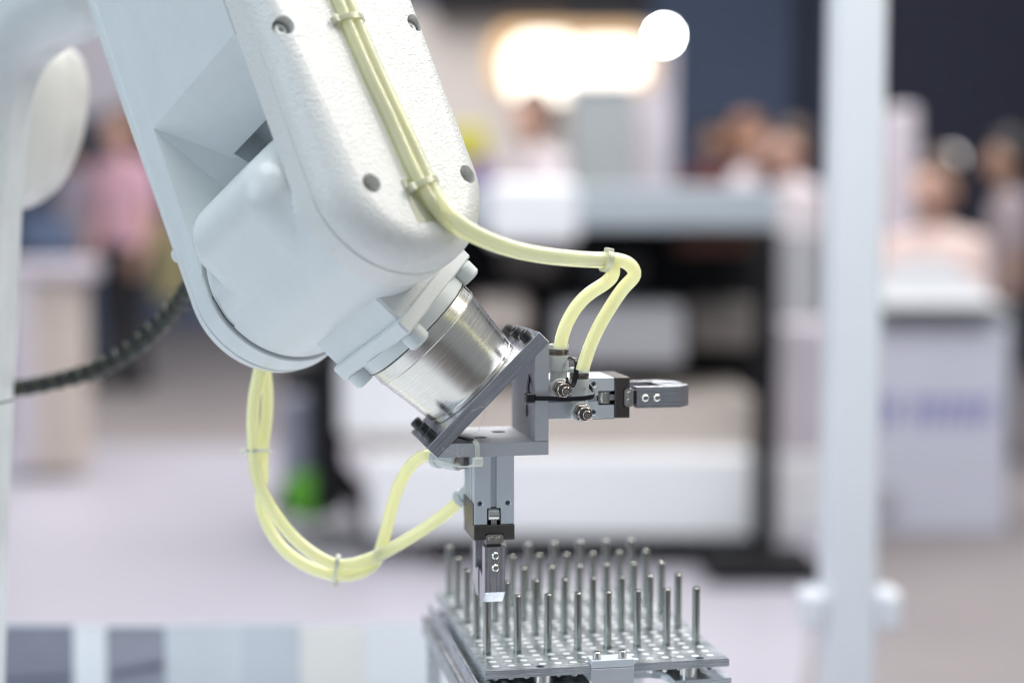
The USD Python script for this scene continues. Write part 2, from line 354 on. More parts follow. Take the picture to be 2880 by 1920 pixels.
pr += [(39.3 - 4.5 * k / 12, 87 + 36.5 * k / 12) for k in range(13)] + [(34.5, 124), (34.8, 124.3), (34.8, 126.6), (34.3, 127.05), (0, 127.05)]
put(rob, 'tool_mount', lathe(pr, 160), 'turned_steel', NF, 25)
put(rob, 'index_mark', bev(39.2, 40.15, -.5, .5, 78.3, 83, .1), 'gap_dark', frame_of(C, math.cos(.62) * A_ + math.sin(.62) * B_, np.cross(ta, math.cos(.62) * A_ + math.sin(.62) * B_), ta))
# upper arm and motor cover at the left edge
def smooth_loop(P, step=5.0, it=14):
    """dense closed loop with softened corners"""
    P = np.vstack([P, P[:1]]); s = np.r_[0, np.cumsum(np.linalg.norm(np.diff(P, axis=0), axis=1))]; u = np.linspace(0, s[-1], int(s[-1] / step), endpoint=False)
    Q = np.c_[np.interp(u, s, P[:, 0]), np.interp(u, s, P[:, 1])]
    for _ in range(it): Q = Q * .5 + (np.roll(Q, 1, 0) + np.roll(Q, -1, 0)) * .25
    return Q
def slab(loop, depth, rnd):
    """closed outline (mm, 2-D) with DEPTH mm of thickness along the third axis and rounded rims"""
    P = np.asarray(loop, float)
    if not Polygon(P).exterior.is_ccw: P = P[::-1]
    T = np.roll(P, -1, 0) - np.roll(P, 1, 0); T /= np.linalg.norm(T, axis=1)[:, None]; Nn = np.c_[-T[:, 1], T[:, 0]]
    rings = []; ph = np.linspace(0, np.pi / 2, 7)
    for q in ph: rings.append(np.c_[P + Nn * rnd * (1 - math.sin(q)), np.full(len(P), rnd * (1 - math.cos(q)))])
    for q in ph[::-1]: rings.append(np.c_[P + Nn * rnd * (1 - math.sin(q)), np.full(len(P), depth - rnd * (1 - math.cos(q)))])
    n = len(P); V = np.vstack(rings); F = []
    for i in range(len(rings) - 1):
        a = i * n + np.arange(n); b = i * n + (np.arange(n) + 1) % n
        F += np.c_[a, b, b + n].tolist() + np.c_[a, b + n, a + n].tolist()
    tr = mf.triangulate([rings[0][:, :2]]); F += tr[:, ::-1].tolist() + (tr + (len(rings) - 1) * n).tolist()
    return V * MM, np.array(F)
def facing_slab(pts2, d, depth, rnd, step=6.0):
    """a slab facing the front whose near face stands d metres off; outline by photo pixels"""
    P = np.array([at2(x, y, d + .75 * depth * MM) for x, y in pts2])[:, [0, 2]] * 1000
    v, f = slab(smooth_loop(P, step), depth, rnd)
    return np.c_[v[:, 0], d + depth * MM - v[:, 2], v[:, 1]], f
put(rob, 'upper_arm', facing_slab([(270, 40), (262, 92), (150, 108), (98, 145), (80, 205), (62, 330), (52, 500), (45, 700), (32, 900), (22, 1250), (12, 1600), (5, 1900), (-160, 1900), (-190, 900), (-220, 0), (-150, -200), (200, -230), (270, -80)], 1.13, 95, 30), 'robot_paint', None, 45)
put(rob, 'motor_cover', facing_slab([(208, 150), (206, 245), (196, 320), (165, 400), (122, 458), (62, 492), (-10, 480), (-40, 380), (-40, 220), (10, 120), (110, 100), (185, 98)], 1.25, 120, 38), 'cream_paint', None, 45)
put(rob, 'arm_seam', tube_mesh([at2(-20, 926, 1.129), at2(6, 924, 1.128), at2(20, 921, 1.1285), at2(30, 918, 1.136)], .0007, 6), 'gap_dark')
# flange that the arm stands on, at the left edge
put(rob, 'base', lathe([(0, 0), (150, 0), (150, 20), (120, 30), (115, 80), (95, 110), (0, 110)], 48), 'robot_paint', frame_of((C[0] - .42, 1.19, .5505), *np.eye(3)), 40)

# ================================================================== TOOL BRACKET
br = thing('tool_bracket', 'triangular grey aluminium bracket bolted under the round steel wrist flange', 'bracket', tfp(0, 38, 132))
FP = frame_of(tfp(-43.1, 0, 138.5), pa, yp, ta)     # x along the plate, y into depth, z through
pl_ = bev(0, 97.8, 0, 76, 0, 8.9, .35)
for sx in (7, 90.8):
    for sy in (11, 38.5, 66): pl_ = pl_ - cyl((sx, sy, -1), (sx, sy, 1.2), 3.9)
put(br, 'flange_plate', pl_, 'brushed_aluminium', FP, 25)
bp = prism([(-36.9, 132.5), (31.9, 132.5), (31.9, 140.75), (-28.6, 140.75)], 0, 76, .3)
BPF = frame_of(tfp(0, 76, 0), xp, zz, -yp)           # prism x=u, y=w, extruded toward the viewer
for u, v in ((-6.3, 25), (9.9, 50)):
    bp = bp - cyl((u, 120, 76 - v), (u, 150, 76 - v), 4.5)
put(br, 'bottom_plate', bp, 'sanded_aluminium', BPF, 25)
sp_ = prism([(23.5, 140.95), (31.9, 140.95), (31.9, 201.3), (23.5, 192.9)], 0, 76, .3)
sp_ = sp_ - cyl((15, 157, 76 - 25.6), (40, 157, 76 - 25.6), 4.2)
put(br, 'side_plate', sp_, 'sanded_aluminium', BPF, 25)
for sx in (7, 90.8):
    for sy in (11, 38.5, 66): put(br, 'cap_screw', cap_screw((sx, sy, .8), (0, 0, -1), 3.7, 6.2, 2.0), 'black_oxide', FP)
put(br, 'button_screw', rbox(58, 66, 30, 38, 8.2, 12.4, 2.0, 2), 'screw_steel', FP)
put(br, 'button_screw', cyl((25, 30, 132.6), (25, 30, 130.4), 4.2, 3.2) , 'nickel', TF)
put(br, 'button_screw', cyl((-2, 50, 132.6), (-2, 50, 130.4), 4.2, 3.2) , 'nickel', TF)

# ================================================================== GRIPPERS
def finger(sgn):
    pts = [(59.5, -22.5), (88, -22.5), (96.3, -12), (96.3, -2.5), (78.5, -2.5), (76.8, -4), (79.8, -12.5), (59.5, -13.5)]
    f = prism(pts, -6.5, 6.5, .25)
    return f if sgn > 0 else f.mirror((0, 1, 0))
def gripper(name, label, o, q, r, fittings):
    g = thing(name, label, 'gripper', o)
    G = frame_of(o, q, yp, r)      # local: along the axis, into depth, sideways
    b = bev(0, 46, -19, 19, -12.7, 12.7, .3)
    b = b - bev(-1, 36.5, -22, -15.2, -2.2, 1.7, .05) - bev(35.6, 50, -22, -5, -4.5, 4.4, .05)
    for v in (-9.5, 0, 9.5): b = b - bev(-1, 33, v - 1.7, v + 1.7, -15, -11.2, .05)
    for s in (-8.8, 8.8): b = b - cyl((32.7, -20, s), (32.7, -12, s), 1.5, n=24) - cyl((32.7, -19.5, s), (32.7, -18.2, s), 2.7, 1.4, 24)
    put(g, 'body', b, 'anodised', G, 25)
    put(g, 'roller', ccyl((40.6, -14.5, -3.6), (40.6, -14.5, 3.6), 4.4, .4, 36), 'screw_steel', G)
    put(g, 'lever', bev(40.5, 49, -18.2, -12, -1.7, 1.9, .3), 'finger_steel', G)
    c = bev(46.15, 55.7, -19.7, 19.7, -12.9, 12.9, .4) - bev(51.6, 60, -23, -17.6, -5.9, 5.9, .1)
    put(g, 'end_cap', c, 'dark_steel', G, 25)
    put(g, 'side_cover', prism([(32.5, -18.6), (46.1, -18.6), (46.1, 18.6), (32.5, 18.6)], -13.3, -12.55, .2), 'dark_steel', G, 25)
    k = prism([(51.9, -4.4), (53, -5.6), (56.6, -5.6), (57.7, -4.4), (57.7, 4.4), (56.6, 5.6), (53, 5.6), (51.9, 4.4)], 0, 1.9, .25)
    KF = frame_of(o + MM * -19.2 * yp, q, np.cross(-yp, q), -yp)
    kp = k
    for s in (-2.35, 2.35): kp = kp - cyl((54.8, s, 1.5), (54.8, s, 3), 1.9, n=24)
    kpp = put(g, 'keeper_plate', kp, 'screw_steel', KF, 25)
    for s in (-2.35, 2.35):
        sc = ccyl((54.8, s, 1.2), (54.8, s, 1.95), 1.7, .25, 24) - bev(53.9, 55.7, s - .22, s + .22, 1.6, 3, .01) - bev(54.58, 55.02, s - .9, s + .9, 1.6, 3, .01)
        put(sub(kpp), 'cross_screw', sc, 'screw_steel', KF)
    for sgn in (1, -1):
        put(g, 'jaw_carriage', bev(53, 59.6, *((-18.4, -8) if sgn > 0 else (8, 18.4)), -4.6, 4.6, .3), 'dark_steel', G)
        fp = put(g, 'finger', finger(sgn), 'finger_steel', G, 25)
        if sgn > 0:
            for qq in (64.7, 72.3):
                d = np.array([0, -1, 0.])
                put(sub(fp), 'washer', cyl((qq, -22.3, 0), (qq, -22.9, 0), 3.0, n=32), 'screw_steel', G)
                s_ = cyl((qq, -22.8, 0), (qq, -23.9, 0), 2.6, 2.3, 32) + cyl((qq, -23.9, 0), (qq, -24.6, 0), 2.3, 1.5, 32)
                put(sub(fp), 'button_screw', s_ - cyl((qq, -23.4, 0), (qq, -26, 0), 1.15, n=6), 'screw_steel', G)
    for (qq, rr) in fittings:
        # push-in elbow with a metering needle toward the viewer, tube port upward (world z)
        c0 = o + MM * (qq * q + rr * r)
        FFr = frame_of(c0, xp, yp, zz)
        fb = ccyl((0, -20.2, 0), (0, -33.5, 0), 6.3, .8, 40) + cyl((0, -27, 3), (0, -27, 11), 5.3, n=40) + ccyl((0, -27, 10), (0, -27, 20.4), 6.15, .7, 40) + cyl((0, -18.8, 0), (0, -21, 0), 5.2)
        fb = fb + (cyl((2, -32.8, 14.5), (2, -33.25, 14.5), 1.1, n=20) - cyl((2, -32, 14.5), (2, -34, 14.5), .8, n=20))
        f_ = put(g, 'fitting', fb, 'fitting_plastic', FFr, 35)
        put(sub(f_), 'metal_ring', lathe([(0, 20.2), (5.6, 20.2), (6.2, 20.6), (6.2, 21.3), (5.7, 21.7), (6.2, 22.1), (6.2, 23.1), (5.3, 23.5), (0, 23.5)], 48), 'nickel', frame_of(c0 - .027 * yp, xp, yp, zz))
        put(sub(f_), 'collar', lathe([(3.9, 23.4), (5.4, 23.4), (6.3, 24.2), (6.35, 26.4), (5.9, 27), (3.9, 27)], 48), 'fitting_plastic', frame_of(c0 - .027 * yp, xp, yp, zz))
        put(sub(f_), 'lock_nut', ccyl((0, -33.4, 0), (0, -37.2, 0), 5.5, .5, 6), 'nickel', FFr, 25)
        kn = ccyl((0, -37, 0), (0, -44, 0), 4.4, .5, 40) + ccyl((0, -43.8, 0), (0, -49.5, 0), 2.75, .4, 32)
        for j in range(5): kn = kn - (cyl((0, -38.2 - j * 1.0, 0), (0, -38.5 - j * 1.0, 0), 6, n=32) - cyl((0, -38 - j, 0), (0, -39 - j, 0), 4.15, n=32))
        put(sub(f_), 'needle_knob', kn, 'nickel', FFr, 30)
        tx = meshkit.text_mesh('B', .0028, .00012, True); v = np.array(tx.vertices); v[:, :2] -= (v[:, :2].max(0) + v[:, :2].min(0)) / 2
        ang = 1.0 if rr > 0 else 1.25
        put(sub(f_), 'letter', (v, np.array(tx.faces)), 'screw_steel', frame_of(c0 - .0496 * yp, math.cos(ang) * xp + math.sin(ang) * zz, -math.sin(ang) * xp + math.cos(ang) * zz, -yp), False)
    return g
gv = gripper('gripper', 'grey air gripper hanging straight down with its jaws closing over a corner pin', tfp(2.2, 42, 132.3), -zz, xp, [])
gh = gripper('gripper', 'grey air gripper lying level, pointing right, with two hose fittings on its side', tfp(32.05, 38, 164.5), xp, zz, [(8.4, 7.9), (21.4, -6.9)])
# rear fittings of the hanging gripper, where the lower hoses end
def rear_fitting(c, d, name='hose_fitting'):
    d = np.array(d, float); d /= np.linalg.norm(d); e = np.cross(d, yp); e /= np.linalg.norm(e)
    Fm = frame_of(c, e, np.cross(d, e), d)
    f_ = put(gv, name, lathe([(0, -14), (5, -14), (6, -13), (6, -2), (5, 0), (5, 4), (6, 5), (6, 9), (3.9, 9.5), (3.9, 6), (0, 6)], 32), 'fitting_plastic', Fm, 35)
    put(sub(f_), 'lock_nut', cyl((0, 0, -19), (0, 0, -14), 4.8, n=6), 'nickel', Fm)
E1 = at(1222, 1288, 1.022); D1 = at(1190, 1284, 1.03) - E1; rear_fitting(E1 - .010 * D1 / np.linalg.norm(D1), D1)
E2 = at(1300, 1398, 1.03); D2 = at(1262, 1428, 1.035) - E2; rear_fitting(E2 - .006 * D2 / np.linalg.norm(D2), D2)
put(gv, 'elbow', ccyl((-26, 64, 124.5), (-3, 64, 127), 5.2, 1), 'fitting_plastic', TF)

# ================================================================== HOSES
def src(z, x, y):
    """crops of the photo used while measuring -> photo pixels"""
    x0, y0, k = z; return x0 + x * k, y0 + y * k
Z5 = (1200, 500, .3189); Z6 = (600, 900, .5102)
def onface(l, w, up): return rfp(92.2 + 5.3 * (l + 95) / 102 + up, l, w)
DA = lambda i, n: .9 + (.966 - .9) * (i / n)
def hose(name, label, pts, r=.0042): return single(name, tube_mesh(pts, r, 18, 12), 'hose_plastic', label, 'hose', group=None)
face1 = [onface(l, w, 4) for l, w in ((-260, -9.5), (-200, -8.2), (-150, -7.2), (-100, -6.2), (-60, -5.2), (-25, -3.0), (12, -.8))]
face2 = [onface(l, w, 4) for l, w in ((-260, -2), (-200, -1.3), (-150, -.3), (-100, .6), (-60, 1.7), (-25, 3.8), (12, 6.0))]
a1 = [at(*src(Z5, x, y), d) for x, y, d in ((180, 372, .904), (455, 535, .912), (808, 653, .923), (1153, 710, .934), (1482, 733, .943), (1625, 765, .945), (1640, 850, .95), (1450, 1010, .957), (1265, 1225, .962), (1195, 1400, .9655), (1180, 1500, .967))]
a2 = [at(*src(Z5, x, y), d) for x, y, d in ((222, 340, .902), (490, 510, .907), (825, 632, .916), (1168, 690, .927), (1500, 715, .938), (1690, 725, .948), (1800, 775, .951), (1832, 850, .953), (1775, 930, .956), (1640, 1110, .96), (1510, 1330, .963), (1425, 1530, .9655), (1372, 1700, .967))]
hose('air_hose', 'pale yellow hose from the arm cover to the left, taller fitting of the level gripper', face1 + a1)
hose('air_hose', 'pale yellow hose bending outermost into the lower right fitting of the level gripper', face2 + a2)
l1 = [at(*src(Z6, x, y), d) for x, y, d in ((262, 150, 1.062), (254, 270, 1.061), (228, 400, 1.06), (216, 560, 1.058), (222, 720, 1.055), (243, 870, 1.052), (310, 1015, 1.05), (420, 1170, 1.05), (560, 1290, 1.05), (690, 1346, 1.05), (830, 1325, 1.05), (960, 1268, 1.05), (1100, 1190, 1.046), (1240, 1095, 1.04), (1310, 1040, 1.036), (1360, 985, 1.032))]
l2 = [at(*src(Z6, x, y), d) for x, y, d in ((278, 150, 1.072), (286, 270, 1.071), (297, 400, 1.069), (291, 560, 1.066), (272, 720, 1.064), (270, 870, 1.066), (262, 1000, 1.066), (310, 1150, 1.064), (420, 1290, 1.06), (560, 1372, 1.057), (740, 1405, 1.054), (870, 1355, 1.057), (930, 1240, 1.058), (968, 1090, 1.054), (1005, 960, 1.048), (1060, 840, 1.04), (1130, 765, 1.034), (1205, 747, 1.026))]
hose('air_hose', 'pale yellow hose looping low and rising gently to the hanging gripper', l1)
hose('air_hose', 'pale yellow hose that curves steeply up from the loop to the lower bracket corner', l2)

# ---- cable ties and clips
def tie(label, c, axis, long, rl, rs, wid, material, head=None, cat='cable tie'):
    """strap looped round two hoses: oval of half axes rl (along long) and rs"""
    axis = np.array(axis, float) / np.linalg.norm(axis); long = np.array(long, float); long -= long @ axis * axis; long /= np.linalg.norm(long); sh = np.cross(axis, long)
    t = np.linspace(0, 2 * np.pi, 41); P = np.array([c + MM * (rl * math.cos(q) * long + rs * math.sin(q) * sh) for q in t]); Nn = [math.cos(q) / rl * long + math.sin(q) / rs * sh for q in t]
    T = thing('cable_tie', label, cat, c)
    put(T, 'strap', strip_mesh(P, Nn, wid * MM, 1.1 * MM), material, None, 50)
    if head is not None:
        h = np.array(head, float); hl = h @ long; hs = h @ sh; n_ = np.linalg.norm([hl, hs]); hd = (hl * long + hs * sh) / n_
        Fm = frame_of(c + MM * hd / math.sqrt((hd @ long / rl) ** 2 + (hd @ sh / rs) ** 2), np.cross(axis, hd), axis, hd)
        put(T, 'head', bev(-2.6, 2.6, -wid / 2 - .8, wid / 2 + .8, -.6, 2.6, .5), material, Fm)
    return T
up_img = cU
ctr = lambda a, b: (np.array(a) + np.array(b)) / 2
k1, k2 = onface(12, -1.4, 4), onface(12, 6, 4)
tie('translucent white cable tie round both hoses at the lower end of the arm cover', ctr(k1, k2), a1[0] - face1[-2], k2 - k1, 9.2, 5.0, 3.6, 'clip_plastic', -W_)
k1, k2 = onface(-97, -6.8, 4), onface(-97, .7, 4)
tie('translucent white cable tie round both hoses high on the arm cover', ctr(k1, k2), L_, k2 - k1, 9.2, 5.0, 3.6, 'clip_plastic', -W_)
tie('pale cable tie at the elbow where the two upper hoses part', ctr(a1[4] * .25 + a1[5] * .75, a2[5] * .45 + a2[4] * .55), a1[5] - a1[4], a2[4] - a1[4], 9.6, 5.4, 3.4, 'clip_plastic', cX * .2 + cU)
i1, i2 = l1[4], l2[4]
tie('white cable tie round the two lower hoses on the left side of the loop', ctr(i1, i2), l1[4] - l1[3], cX, 9.3, 8.5, 2.4, 'white_nylon', -cX)
i1, i2 = l1[9], l2[10] * .62 + l2[9] * .38
tie('white cable tie hanging its head below the lowest point of the hose loop', ctr(i1, i2), l1[10] - l1[8], cU, 9.4, 8, 2.4, 'white_nylon', -cU)
# adhesive clip bases under the upper hoses
for l, lab, w0 in ((-90, 'square translucent clip base stuck high on the arm cover', -8), (22, 'square translucent clip base stuck at the rounded lower end of the arm cover', 1)):
    k = 92.2 + 5.3 * (l + 95) / 102
    single('clip_base', bev(k - .6, k + 1.3, l - 15, l + 13, w0 - 12, w0 + 13, .8), 'clip_plastic', lab, 'cable clip', RF)
# black ties at the level gripper
def strap_path(name, label, uvw, nrm, wid, material, heads=()):
    P = np.array([tfp(*q) for q in uvw]); from_ = P[0]
    from scipy.interpolate import CubicSpline
    s = np.r_[0, np.cumsum(np.linalg.norm(np.diff(P, axis=0), axis=1))]; u = np.linspace(0, s[-1], 60); Q = CubicSpline(s, P)(u)
    Nn = np.array([n_[0] * xp + n_[1] * yp + n_[2] * zz for n_ in nrm]); Nn = np.array([[np.interp(q, s, Nn[:, k]) for k in range(3)] for q in u])
    T = thing('cable_tie', label, 'cable tie', from_); put(T, 'strap', strip_mesh(Q, Nn, wid * MM, 1.0 * MM), material, None, 50)
    for h in heads: put(T, 'head', h, material, TF)
    return T
strap_path('cable_tie', 'black cable tie clamping both fittings to the upright bracket plate', [(22.6, 34, 188), (22.4, 15, 176), (21, 4, 168.6), (23.2, -.9, 167.6), (30, -2.0, 167.3), (38, -2.9, 166.9), (48, -2.9, 166.8), (56, -2.2, 167.3), (59.4, 0, 168), (61.0, 4, 169.6), (60.8, 9, 172), (58.5, 13, 174)],
           [(-1, 0, .2), (-1, -.2, .2), (-.9, -.5, 0), (-.3, -1, 0), (0, -1, 0), (0, -1, 0), (0, -1, 0), (.4, -1, 0), (.8, -.6, 0), (1, 0, 0), (1, .3, 0), (.7, .7, 0)], 2.7, 'black_nylon', [bev(17.2, 23.0, -2.8, 3.0, 164.7, 170.6, .7)])
strap_path('cable_tie', 'black cable tie standing upright between the two fittings', [(46.4, 6, 190.2), (47.2, 1, 191.4), (48.6, -2.2, 189.6), (48.3, -3.2, 184), (47.2, -3.2, 178), (45.8, -2.4, 174.6), (44.6, -.6, 175.4), (44.4, 3, 178)],
           [(0, .5, 1), (0, 0, 1), (.4, -.8, .4), (.3, -1, 0), (.3, -1, -.1), (0, -.7, -.8), (-.5, 0, -1), (-.8, .3, 0)], 3.0, 'black_nylon')
strap_path('cable_tie', 'white cable tie hooked over the front edge of the lower bracket plate', [(-24, 46, 142.0), (-19, 28, 141.8), (-15.4, 10, 141.9), (-13.6, 1.5, 141.9), (-12.6, -1.0, 140), (-12.4, -1.2, 135), (-12.2, -1.2, 130), (-14, 3, 127), (-24, 26, 124.5), (-34, 48, 123.5)],
           [(0, 0, 1), (0, 0, 1), (0, 0, 1), (0, -.6, 1), (0, -1, .3), (0, -1, 0), (0, -1, 0), (0, -.4, -1), (0, 0, -1), (0, 0, -1)], 2.8, 'white_nylon', [bev(-15.4, -9.2, -4.2, -.6, 127.0, 132.6, .7)])
strap_path('cable_tie', 'black cable tie lying across the lower bracket plate under the slanted plate', [(-28, 30, 145), (-22, 12, 143.6), (-17, 3, 142.9), (-15.5, 1, 142.5)], [(0, 0, 1)] * 4, 4.0, 'black_oxide')
lint = []
rng = np.random.default_rng(5)
for (u0, w0, n_, s_) in ((-5, 166, 14, 3.0), (-12, 155, 14, 2.6), (-24, 141, 12, 2.2), (-19, 139, 10, 2.8), (-30, 138, 10, 2.2)):
    p = np.array([u0, -.35, w0], float); d = np.array([-.7, 0, -.7]); P = [p.copy()]
    for _ in range(n_):
        d = d + rng.normal(0, .55, 3) * [1, .02, 1]; d /= np.linalg.norm(d); p = p + d * s_ * .55; p[1] = -.35 + rng.normal(0, .12); P.append(p.copy())
    lint.append(tube_mesh([tfp(*q) for q in P], .00009, 5, 3))
single('lint', join(*lint), 'white_nylon', 'loose white fibres caught on the lower corner of the bracket', 'lint', kind='stuff')

# ================================================================== PIN TRAY
tr = thing('pin_tray', 'perforated steel tray on stacked plates with a clamp at its front edge', 'tray', tfp(70, 105, -60))
P0 = (1.0, 42.0); HP, HD = 9.9, 10.17
holes = [(P0[0] + i * HP, P0[1] + j * HD) for i in range(15) for j in range(-3, 17 + 0)]
plate = Polygon([(-7.7, 0), (148.5, 0), (148.5, 213.5), (-7.7, 213.5)])
def holed(poly, hs_, r, n=20):
    th = np.arange(n) * 2 * np.pi / n; cs = [np.array(poly.exterior.coords)[:-1]] + [np.c_[x + r * np.cos(-th), y + r * np.sin(-th)] for x, y in hs_]
    return mf.CrossSection([c * MM for c in cs], mf.FillRule.EvenOdd)
big = [(28, 5.2), (131, 5.4)]
cs = holed(plate, holes + big, 2.55); cs_in = holed(plate.buffer(-.35, join_style=2), holes + big, 2.95)
pm = mf.Manifold.extrude(cs, 4.25 * MM).translate((0, 0, -4.6 * MM)) + mf.Manifold.extrude(cs_in, 4.95 * MM).translate((0, 0, -4.95 * MM))
put(tr, 'top_plate', pm, 'tray_steel', TF, 25)
p2 = Polygon([(-9.5, 0), (60, 0), (60, 26), (104, 26), (110, 22), (113, 14), (113, 0), (150, 0), (150, 214), (-9.5, 214)])
cs2 = holed(p2, [], 2)
put(tr, 'lower_plate', mf.Manifold.extrude(cs2, 5 * MM).translate((0, 0, -17.2 * MM)), 'tray_steel', TF, 25)
for u, v in ((30, 8), (124, 8), (30, 200), (124, 200)): put(tr, 'spacer', cyl((u, v, -12.15), (u, v, -5), 5.8), 'screw_steel', TF)
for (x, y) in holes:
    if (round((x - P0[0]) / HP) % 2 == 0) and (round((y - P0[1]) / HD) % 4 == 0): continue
    put(tr, 'hole_glint', cyl((x, y, -4.6), (x, y, -.3), 2.54, n=12), 'glint_white', TF)  # white disc painted in for the bright reflection off the hole wall
studs = [cyl((x, y, -8.6), (x, y, -4.97), 2.1, 2.4, 12) + cyl((x, y, -9.6), (x, y, -8.6), 1.2, 2.1, 12) for (x, y) in holes if (y < 34 or x < 4 or x > 136) and abs(x - 72) > 20]
for s in studs: put(tr, 'rivet', s, 'screw_steel', TF)
put(tr, 'clamp_cap', bev(58.9, 86.2, -1.5, 11, .3, 3.6, .3) + bev(58.9, 86.2, -1.5, -.15, -1.2, .5, .1), 'anodised', TF, 25)
put(tr, 'clamp_post', bev(58.9, 86.2, -1.6, -.2, -60, -1.6, .3) , 'sanded_aluminium', TF, 25)
for u in (63.5, 79.9): put(tr, 'clamp_screw', cap_screw((u, 3.4, 3.5), (0, 0, 1), 2.7, 4.6, 1.4), 'screw_steel', TF)
for k, (u0, w1, w0) in enumerate(((-13, -18.8, -27),)):
    pass
put(tr, 'frame_rail', bev(-16.5, -2, 2, 226, -33, -19.5, .6), 'post_steel', TF, 25)
put(tr, 'frame_rail', bev(138, 152, 2, 226, -33, -19.5, .6), 'post_steel', TF, 25)
put(tr, 'frame_rail', bev(-2, 138, 212, 226, -33, -19.5, .6), 'post_steel', TF, 25)
put(tr, 'side_strip', bev(-12.5, -10.5, 0, 218, -19, -8.5, .3), 'brushed_aluminium', TF, 25)
for u, v in ((-14, 208), (141, 208), (-8, 8), (141, 8)): put(tr, 'leg', bev(u - 1, u + 8.6, v - 5, v + 5, -206, -33.1, .6), 'post_steel', TF, 25)
# engraved ticks along the front edge
ticks = [bev(u, u + 1.6, 5.2, 6.0, -.02, .05, .01) for u in (44.5, 47, 52, 54.5)] + [bev(u, u + .5, 6.8, 8.4, -.02, .05, .01) for u in (44.8, 52.6, 91, 99.5)] + [bev(u, u + 2.2, 5.4 + .9 * (k % 2), 6.0 + .9 * (k % 2), -.02, .05, .01) for k, u in enumerate((91, 95.5, 99, 103))]
put(tr, 'engraving', join(*ticks), 'white_nylon', TF)
hair = [C + MM * (a * A_ + t_ * ta + b * B_) for a, t_, b in ((-56.5, -25, -50), (-57, -18, -51.8), (-57.5, -9, -54), (-56.4, -3, -54.6))]
single('fibre', tube_mesh(hair, .00035, 6, 6), 'gap_dark', 'short dark fibre stuck at the rim of the round wrist housing', 'fibre')
# forty loose pins
ORD = ['first', 'second', 'third', 'fourth', 'fifth', 'sixth', 'seventh', 'eighth']; ROW = ['front row', 'second row', 'third row', 'fourth row', 'back row']
UsdGeom.Scope.Define(stage, '/World/Looks/kinds')
proto = None
for j in range(5):
    for i in range(8):
        x, y = P0[0] + 2 * i * HP, P0[1] + 4 * j * HD; base = tfp(x, y, -4)
        rr_ = random.Random(i * 7 + j); tilt = Gf.Rotation(Gf.Vec3d(rr_.uniform(-1, 1), rr_.uniform(-1, 1), 0).GetNormalized(), rr_.uniform(0, .5))
        h = 40.6
        p = thing('steel_pin', f'upright steel pin, {ORD[i]} from the left in the {ROW[j]} of the tray', 'pin', base, 'steel pins standing in the tray')
        UsdGeom.Xformable(stage.GetPrimAtPath(p)).AddRotateXYZOp().Set(Gf.Vec3f(rr_.uniform(-.35, .35), rr_.uniform(-.35, .35), rr_.uniform(0, 360)))
        if proto is None:
            proto = p; pinm = lathe([(0, 0), (2.1, 0), (2.48, .4), (2.48, h - .5), (2.05, h), (0, h)], 28)
            v, f, _ = meshkit.arrays(pinm, False); LOC[p] = np.zeros(3); put(p, 'shaft', pinm, 'pin_steel', None, 30)
        else:
            pr_ = stage.GetPrimAtPath(p); pr_.GetReferences().AddInternalReference(proto); pr_.SetInstanceable(True)

# ================================================================== MACHINE BED (low left) AND CABLE
bed = thing('machine_bed', 'low polished machine bed in the bottom left, its reflections painted as pale and blue-grey panels', 'machine bed', at2(480, 1568, 1.5) * [1, 1, 0])
def bgbox(x0, y0, x1, y1, d, dep, r=4):
    """box whose front stands d metres off, outline by photo position, DEP metres deep (mm coordinates in world)"""
    a, b = at2(x0, y1, d) / MM, at2(x1, y0, d) / MM
    return a[0], b[0], d / MM, (d + dep) / MM, a[2], b[2], r
def bbox(*k): return bev(*bgbox(*k))
def brounded(*k, r=20): q = bgbox(*k); return rbox(*q[:6], r, 2)
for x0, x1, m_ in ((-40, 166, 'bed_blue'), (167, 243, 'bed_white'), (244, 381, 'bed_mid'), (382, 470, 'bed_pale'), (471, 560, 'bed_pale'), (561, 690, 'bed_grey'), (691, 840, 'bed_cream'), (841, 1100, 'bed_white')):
    put(bed, 'panel', bbox(x0, 1436 + (x0 % 7), x1, 1700, 1.515 + (x0 % 5) * .0006, .005, 1.0), m_)  # colour bands paint the reflections of one continuous polished surface
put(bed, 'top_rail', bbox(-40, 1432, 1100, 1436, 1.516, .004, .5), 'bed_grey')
put(bed, 'dark_streak', hull([at2(x, y, d) for d in (1.512, 1.53) for x, y in ((252, 1545), (372, 1522), (372, 1534), (252, 1556))]), 'bed_streak')  # dark slanted streak across the bed front
put(bed, 'dark_streak', hull([at2(x, y, d) for d in (1.512, 1.53) for x, y in ((-30, 1562), (160, 1552), (160, 1562), (-30, 1572))]), 'bed_streak')  # second dark streak, farther left
put(bed, 'deck', bev(-900, 900, 500, 1500, 500, 550, 2), 'bed_pale')
put(bed, 'base_cabinet', bev(-870, 870, 520, 1480, 8, 499, 4), 'bed_grey')
cab = thing('cable', 'black corrugated cable with a green spiral wrap sagging behind the arm at the left', 'cable', at2(230, 850, 1.2))
cp = [at2(x, y, d) for x, y, d in ((8, 894, 1.24), (60, 888, 1.24), (140, 872, 1.24), (240, 840, 1.23), (320, 790, 1.22), (380, 732, 1.21), (425, 672, 1.19), (470, 590, 1.16))]
put(cab, 'core', tube_mesh(cp, .0066, 16, 10), 'wrap_black')
from scipy.interpolate import CubicSpline
s_ = np.r_[0, np.cumsum(np.linalg.norm(np.diff(np.array(cp), axis=0), axis=1))]; cs_ = CubicSpline(s_, np.array(cp)); uu = np.linspace(0, s_[-1], 400); Q = cs_(uu); T = cs_(uu, 1); T /= np.linalg.norm(T, axis=1)[:, None]
